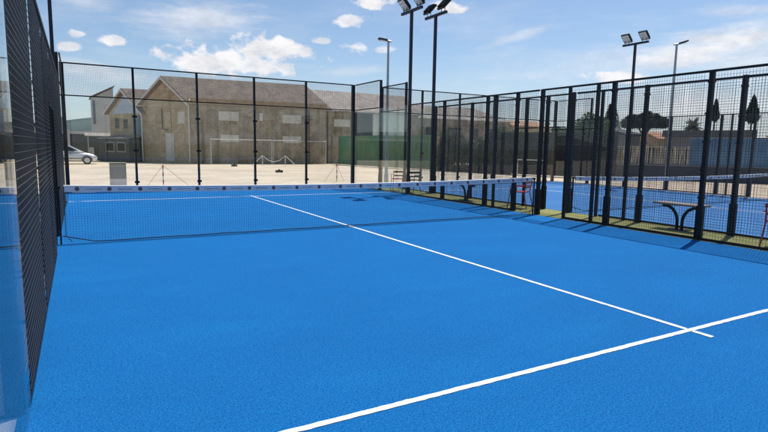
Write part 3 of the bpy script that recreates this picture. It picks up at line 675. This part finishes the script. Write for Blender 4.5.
def long_house(name, label, x0, x1, y0, y1, wall_h, ridge_h, wm, rm, hip=0, over=.35):
    t = thing(name, label, 'building', (x0, y0, -.06)); W, D = x1-x0, y1-y0
    MB().prism([(0,0,0),(0,D,0),(0,D,wall_h),(0,D/2,ridge_h-.25),(0,0,wall_h)] if not hip else [(0,0,0),(0,D,0),(0,D,wall_h),(0,0,wall_h)], (W,0,0)).build('wall', MT[wm], t)
    rf = MB(); e = wall_h - .12; h = .13
    if not hip:
        rf.prism([(-.2,-over,e),(W+.2,-over,e),(W+.2,D/2,ridge_h-h),(-.2,D/2,ridge_h-h)], (0,0,h)).prism([(-.2,D+over,e),(W+.2,D+over,e),(W+.2,D/2,ridge_h-h),(-.2,D/2,ridge_h-h)], (0,0,h))
    else:
        vs = [(-.2,-over,wall_h+.004),(W+over,-over,wall_h+.004),(W+over,D+over,wall_h+.004),(-.2,D+over,wall_h+.004),(-.2,D/2,ridge_h),(W-hip,D/2,ridge_h)]
        rf.add(vs, [(0,1,5,4),(1,2,5),(2,3,4,5),(3,0,4),(0,3,2,1)])
    rf.build('roof', MT[rm], t)
    return t
w2 = long_house('corrugated_warehouse', 'grey warehouse with corrugated roof behind the back right corner of the court', 15.65, 26.6, 38.6, 45.2, 5.05, 7.25, 'stone2', 'fibre')
o2_ = Vector((15.65, 38.6, 0)); y2 = lambda x: 38.6
face_panel(w2, o2_, 16.95, 18.65, 3.5, 4.2, y2, 'infill', 'bricked_window', .03, .025)
face_panel(w2, o2_, 18.75, 19.05, 3.1, 3.75, y2, 'infill', 'bricked_window', .03, .025)
face_panel(w2, o2_, 21.2, 25.2, .05, 4.95, y2, 'mint', 'whitewashed_bay', .05, .045)
face_panel(w2, o2_, 19.2, 21.1, .05, 4.9, y2, 'darkwall', 'dark_doorway', .03, .025)
for x in (22.3, 23.6): MB().box(x-15.65, x-15.65+.06, -.09, -.052, .1, 4.8).build('pilaster', MT['plaster'], w2)
tpipe([(.6,-.1,5.0),(.6,-.1,0)], .05).build('drainpipe', MT['trim'], w2)
w3 = long_house('hipped_warehouse', 'long grey warehouse with hipped roof end, seen between the fence posts', 26.9, 40.6, 40.0, 46.8, 4.85, 6.55, 'stone2', 'fibre', hip=3.2)
for x in (28.5, 31.5, 34.5, 37.2): face_panel(w3, Vector((26.9, 40, 0)), x, x+1.3, 2.6, 3.9, lambda x: 40.0, 'glassdark', 'window', .02, .015)
w4 = long_house('orange_roofed_house', 'pale house with low orange tiled roof right of the long warehouse', 40.9, 47.6, 40.2, 46.5, 4.5, 5.35, 'fascia', 'orange')
for x in (42.1, 45.3): face_panel(w4, Vector((40.9, 40.2, 0)), x, x+1.0, 2.4, 3.7, lambda x: 40.2, 'glassdark', 'window', .02, .015)
gh = long_house('grey_house', 'plain grey rendered house behind the dark screen fence', 33.0, 35.0, 18.6, 23.4, 3.0, 3.6, 'greywall', 'darkroof')
oh = long_house('cottage', 'low cottage with bright orange roof below the umbrella pine', 60.9, 68.0, 34.6, 38.2, 3.35, 4.3, 'fascia', 'orange')
MB().box(-.012, -.001, .6, 1.5, .2, 2.0).build('door', MT['glassdark'], oh)
sh = thing('dark_shed', 'long dark-roofed shed behind the blue corrugated fence', 'building', (33.3, 15.3, -.06), math.atan2(-5.0, 2.5))
MB().box(0, 5.4, 0, 4, 0, 2.75).build('wall', MT['greywall'], sh)
MB().prism([(-.2,-.4,2.755),(-.2,4.3,2.755),(-.2,4.3,3.35),(-.2,-.1,3.22)], (5.8,0,0)).build('roof', MT['darkroof'], sh)
pk = long_house('pink_house', 'pink rendered house at the far right beyond the blue fence', 49.0, 60.0, 7.0, 15.6, 3.2, 4.0, 'pink', 'orange')
MB().box(-.015, -.001, 2, 3, 1, 2.2).build('window', MT['glassdark'], pk)

# ------------------------------------------------------------------ boundary fences on the right of the sand
def screen_fence(name, label, pts, z0, z1, m, step=2.2, wavy=.03):
    t = thing(name, label, 'fence', (pts[0][0], pts[0][1], -.06)); o = Vector((pts[0][0], pts[0][1], 0))
    for (a, b) in zip(pts[:-1], pts[1:]):
        a3, b3 = Vector((*a, 0)) - o, Vector((*b, 0)) - o; L_ = (b3 - a3).length; n = max(1, round(L_/step)); nn = Vector((-(b3-a3).y, (b3-a3).x, 0)).normalized()
        k = n*4; f = MB(); vs = []
        for i in range(k+1):
            p = a3 + (b3-a3)*i/k; off = nn * wavy * math.sin(i*1.57 + rnd.uniform(-.3,.3)); zt = z1 + rnd.uniform(-.03,.03)
            vs += [p + off + Vector((0,0,z0)), p + off + Vector((0,0,(z0+zt)/2)) + nn*rnd.uniform(-.02,.02), p + off + Vector((0,0,zt)),
                   p + off + nn*.012 + Vector((0,0,zt)), p + off + nn*.012 + Vector((0,0,z0))]
        fs = []
        for i in range(k):
            for j in range(4): fs.append((i*5+j, (i+1)*5+j, (i+1)*5+j+1, i*5+j+1))
        f.add(vs, fs).build('screen', MT[m], t)
        for i in range(n+1):
            p = a3 + (b3-a3)*i/n
            MB().tube([p + nn*.08, p + nn*.08 + Vector((0,0,z1+.06))], .03, 6).build('post', MT['black'], t)
    return t
screen_fence('green_screen_fence', 'green fabric windscreen fence behind the back right corner of the near court', [(16.2,35.9),(16.9,29.7),(18.3,23.8)], .05, 2.6, 'tarp')
screen_fence('dark_screen_fence', 'charcoal fabric windscreen fence beyond the second court', [(19.55,19.3),(22.0,11.8),(22.6,11.2)], .05, 2.75, 'mesh_dark')
t = thing('low_wall', 'low dark wall running along the sand under the reed and blue fences', 'wall', (0,0,-.06))
MB().prism([(22.7,11.2,0),(25.9,8.8,0),(29.5,2.4,0),(29.7,2.55,0),(26.05,8.98,0),(22.82,11.36,0)], (0,0,.84)).build('wall', MT['darkwall'], t)
MB().prism([(22.66,11.16,.843),(25.87,8.76,.843),(29.46,2.36,.843),(29.74,2.58,.843),(26.09,9.02,.843),(22.86,11.4,.843)], (0,0,.05)).build('coping', MT['greywall'], t)
t = thing('reed_fence', 'dry straw-coloured reed screen standing on the low dark wall', 'fence', (22.75, 11.3, .85)); 
dv = Vector((25.95-22.75, 8.9-11.3, 0)); L_ = dv.length; dv.normalize(); nn = Vector((-dv.y, dv.x, 0)); f = MB()
s = 0
while s < L_:
    if rnd.random() > .12:
        hgt = 1.02 + rnd.uniform(-.12, .06); r0 = rnd.uniform(.010, .022); p = dv*s + nn*rnd.uniform(.02,.06) + Vector((0,0,.01))
        f.tube([p, p + dv*rnd.uniform(-.04,.04) + Vector((0,0,hgt))], r0, 4)
    s += .032
f.build('reeds', MT['reed'], t)
MB().prism([nn*.07 + Vector((0,0,.01)), dv*L_ + nn*.07 + Vector((0,0,.01)), dv*L_ + nn*.07 + Vector((0,0,1.0)), nn*.07 + Vector((0,0,1.0))], nn*.012).build('backing_screen', MT['mesh_dark'], t)
f = MB()
for z in (.3, .98): f.tube([Vector((0,0,z)), dv*L_ + Vector((0,0,z))], .014, 5)
f.build('rail', MT['reed'], t)
t = thing('blue_fence', 'tall blue corrugated metal fence on the low wall at the right', 'fence', (26.0, 8.9, -.06), math.atan2(2.4-8.8, 29.5-25.9))
vs = []; k = 0; n = 300; Lb = 7.3
for i in range(n+1):
    x = Lb*i/n; yy = .14 + .018*math.sin(x*2*math.pi/.146)
    vs += [(x, yy, .0), (x, yy, 2.46 + .01*math.sin(x*1.3)), (x, yy+.006, 2.46 + .01*math.sin(x*1.3)), (x, yy+.006, .0)]
fs = []
for i in range(n):
    for j in range(3): fs.append((i*4+j, (i+1)*4+j, (i+1)*4+j+1, i*4+j+1))
MB().add(vs, fs).build('metal_sheet', MT['bluesheet'], t, smooth=True)
for i in range(4): MB().box(i*2.4-.03, i*2.4+.03, .19, .25, 0, 2.5).build('post', MT['galv'], t)

# ------------------------------------------------------------------ vegetation
def leaves(m, pts_r, n, size, rg, flat=0.0):
    """small leaf quads clustered round the given (centre, radii) clumps"""
    for _ in range(n):
        c, r = rg.choice(pts_r)
        while True:
            p = Vector((rg.uniform(-1,1), rg.uniform(-1,1), rg.uniform(-1,1)))
            if .25 < p.length < 1: break
        q = Vector((c[0] + p.x*r[0], c[1] + p.y*r[1], c[2] + p.z*r[2])); s = size * rg.uniform(.6, 1.4)
        a = Vector((rg.gauss(0,1), rg.gauss(0,1), rg.gauss(0,1)*(1-flat))).normalized(); b = a.cross(Vector((rg.gauss(0,1), rg.gauss(0,1), rg.gauss(0,1)))).normalized()
        m.add([q - a*s, q - b*s*.5, q + a*s, q + b*s*.5], [(0,1,2,3)])
def tree(name, label, x, y, h, trunk_h, clumps, n, size, leaf, cat='tree', group=None, r0=.14, limbs=True):
    rg = random.Random(hash((round(x*10), round(y*10))) & 0xffff)
    t = thing(name, label, cat, (x, y, -.06), 0, group)
    m = MB().tube([(0,0,0),(.05*r0,.02,trunk_h*.5),(0,.05,trunk_h)], [r0, r0*.8, r0*.55], 8)
    if limbs:
        for (c, r) in clumps[:7]: m.tube([(0,.03,trunk_h*.85), ((c[0])*.5, c[1]*.5, (trunk_h + c[2])*.5), c], [r0*.5, r0*.32, r0*.12], 5)
    m.build('trunk', MT['bark'], t)
    c = MB(); leaves(c, clumps, n, size, rg); c.build('crown', MT[leaf], t)
    return t
def blob(rg, cx, cy, cz, rx, ry, rz, k, cr):
    out = []
    while len(out) < k:
        p = Vector((rg.uniform(-1,1), rg.uniform(-1,1), rg.uniform(-1,1)))
        if p.length < 1:
            s = cr * rg.uniform(.6, 1.25); out.append(((cx + p.x*rx, cy + p.y*ry, cz + p.z*rz), (s, s, s*.8)))
    return out
rg = random.Random(3)
GT = 'trees and bushes beyond the second court'
tree('leafy_tree', 'bright green leafy tree beyond the dark screen fence', 30.0, 19.4, 4.8, 2.2, blob(rg, 0,0,3.35, 1.75,1.4,1.0, 36, .55), 9500, .085, 'leaf', group=GT)
tree('leafy_tree', 'smaller pale green bush left of the bright green tree', 32.2, 24.2, 3.9, 1.8, blob(rg, 0,0,3.1, 1.3,1.0,.6, 16, .42), 2600, .085, 'leaf', group=GT)
tree('leafy_tree', 'low green bush beside the orange-roofed house', 29.6, 27.5, 3.6, 1.6, blob(rg, 0,0,2.9, 1.1,1.0,.6, 14, .42), 2000, .085, 'leaf', group=GT)
cl = []
for k in range(16):
    z = 3.2 + k*.2; r = .95*(1 - k/17) + .12
    for a in range(5): cl.append(((r*math.cos(a*1.26 + k)*.7, r*math.sin(a*1.26 + k)*.7, z), (r*.42+.08, r*.42+.08, .18)))
tree('conifer', 'dark pointed conifer left of the umbrella pine', 42.5, 27.3, 6.4, 5.6, cl, 5200, .08, 'leafdk', group=GT, limbs=False)
cl = []
for k in range(46):
    a = rg.uniform(0, 6.283); r = math.sqrt(rg.random()); cl.append(((1.8*r*math.cos(a), 1.8*r*math.sin(a), 3.95 + 1.15*math.sqrt(max(0, 1-r*r)) * rg.uniform(.45, 1)), (.42, .42, .32)))
    cl.append(((1.75*r*math.cos(a), 1.75*r*math.sin(a), 3.95), (.4, .4, .2)))
tree('umbrella_pine', 'dark umbrella pine with broad flat domed crown above the cottage', 40.3, 22.0, 5.2, 3.5, cl, 22000, .08, 'leafdk', group=GT, r0=.2)
def cypress(x, y, z0, z1, r, label):
    cl = []; n = 22
    for k in range(n):
        f = k/(n-1); rr = r*(math.sin(min(1, f*4 + .25)*math.pi/2))*(1 - f**1.5)*.75 + .05
        for a in range(4): cl.append(((rr*math.cos(a*1.57 + k*.8), rr*math.sin(a*1.57 + k*.8), z0 + f*(z1 - z0 - .3)), (rr*.55+.05, rr*.55+.05, .25)))
    tree('cypress', label, x, y, z1, z1*.9, cl, 5000, .11, 'leafdk', group='cypresses at the far right', limbs=False, r0=.16)
cypress(73.6, 34.6, 6.2, 9.2, .45, 'narrow dark cypress, slimmer one of the far pair on the right')
cypress(75.7, 30.8, 5.9, 9.6, .85, 'broader dark cypress, farther right one of the distant pair')
t = thing('palm_tree', 'small spiky palm behind the dark-roofed shed', 'palm', (46.7, 21.3, -.06))
MB().tube([(0,0,0),(.05,0,2),(0,0,3.9)], [.22,.17,.15], 9).build('trunk', MT['bark'], t)
f = MB(); rg2 = random.Random(11)
for k in range(46):
    a = rg2.uniform(0, 6.283); e = rg2.uniform(-.25, 1.3); L_ = rg2.uniform(.9, 1.35); p = Vector((0,0,3.9)); dirv = Vector((math.cos(a)*math.cos(e), math.sin(a)*math.cos(e), math.sin(e))); side = Vector((-math.sin(a), math.cos(a), 0))
    for s_ in range(7):
        q = p + dirv*L_/7; dirv = (dirv + Vector((0,0,-.17))).normalized()
        for sg in (-1, 1):
            ww = .16*math.sin((s_+1)/8*math.pi)
            f.add([p, q, q + side*sg*ww + Vector((0,0,-.06)) + dirv*.05, p + side*sg*ww*.6 + Vector((0,0,-.05))], [(0,1,2,3)])
        p = q
f.build('crown', MT['leafpm'], t)
# hedge beside the green fence
rg = random.Random(21); cl = []
for k in range(60): cl.append(((k/60*1.55 + rg.uniform(0,.5), -k/60*6.0, rg.uniform(.0,.3)), (.42,.42,.3)))
for k in range(190):
    f_ = rg.random(); cl.append(((f_*1.55 + rg.uniform(-.1,.7), -f_*6.0, rg.uniform(.12, 2.55 + .4*math.sin(f_*9))), (.42,.42,.36)))
t = thing('hedge', 'dark leafy hedge between the green and charcoal screen fences', 'hedge', (18.5, 23.6, -.06))
m = MB()
for k in range(14): m.tube([(k*.11+.2, -k*.44, 0), (k*.11+.25, -k*.44, 2.0)], [.05,.02], 5)
m.build('trunk', MT['bark'], t)
m = MB(); leaves(m, cl, 28000, .075, rg); m.build('foliage', MT['leafhg'], t)
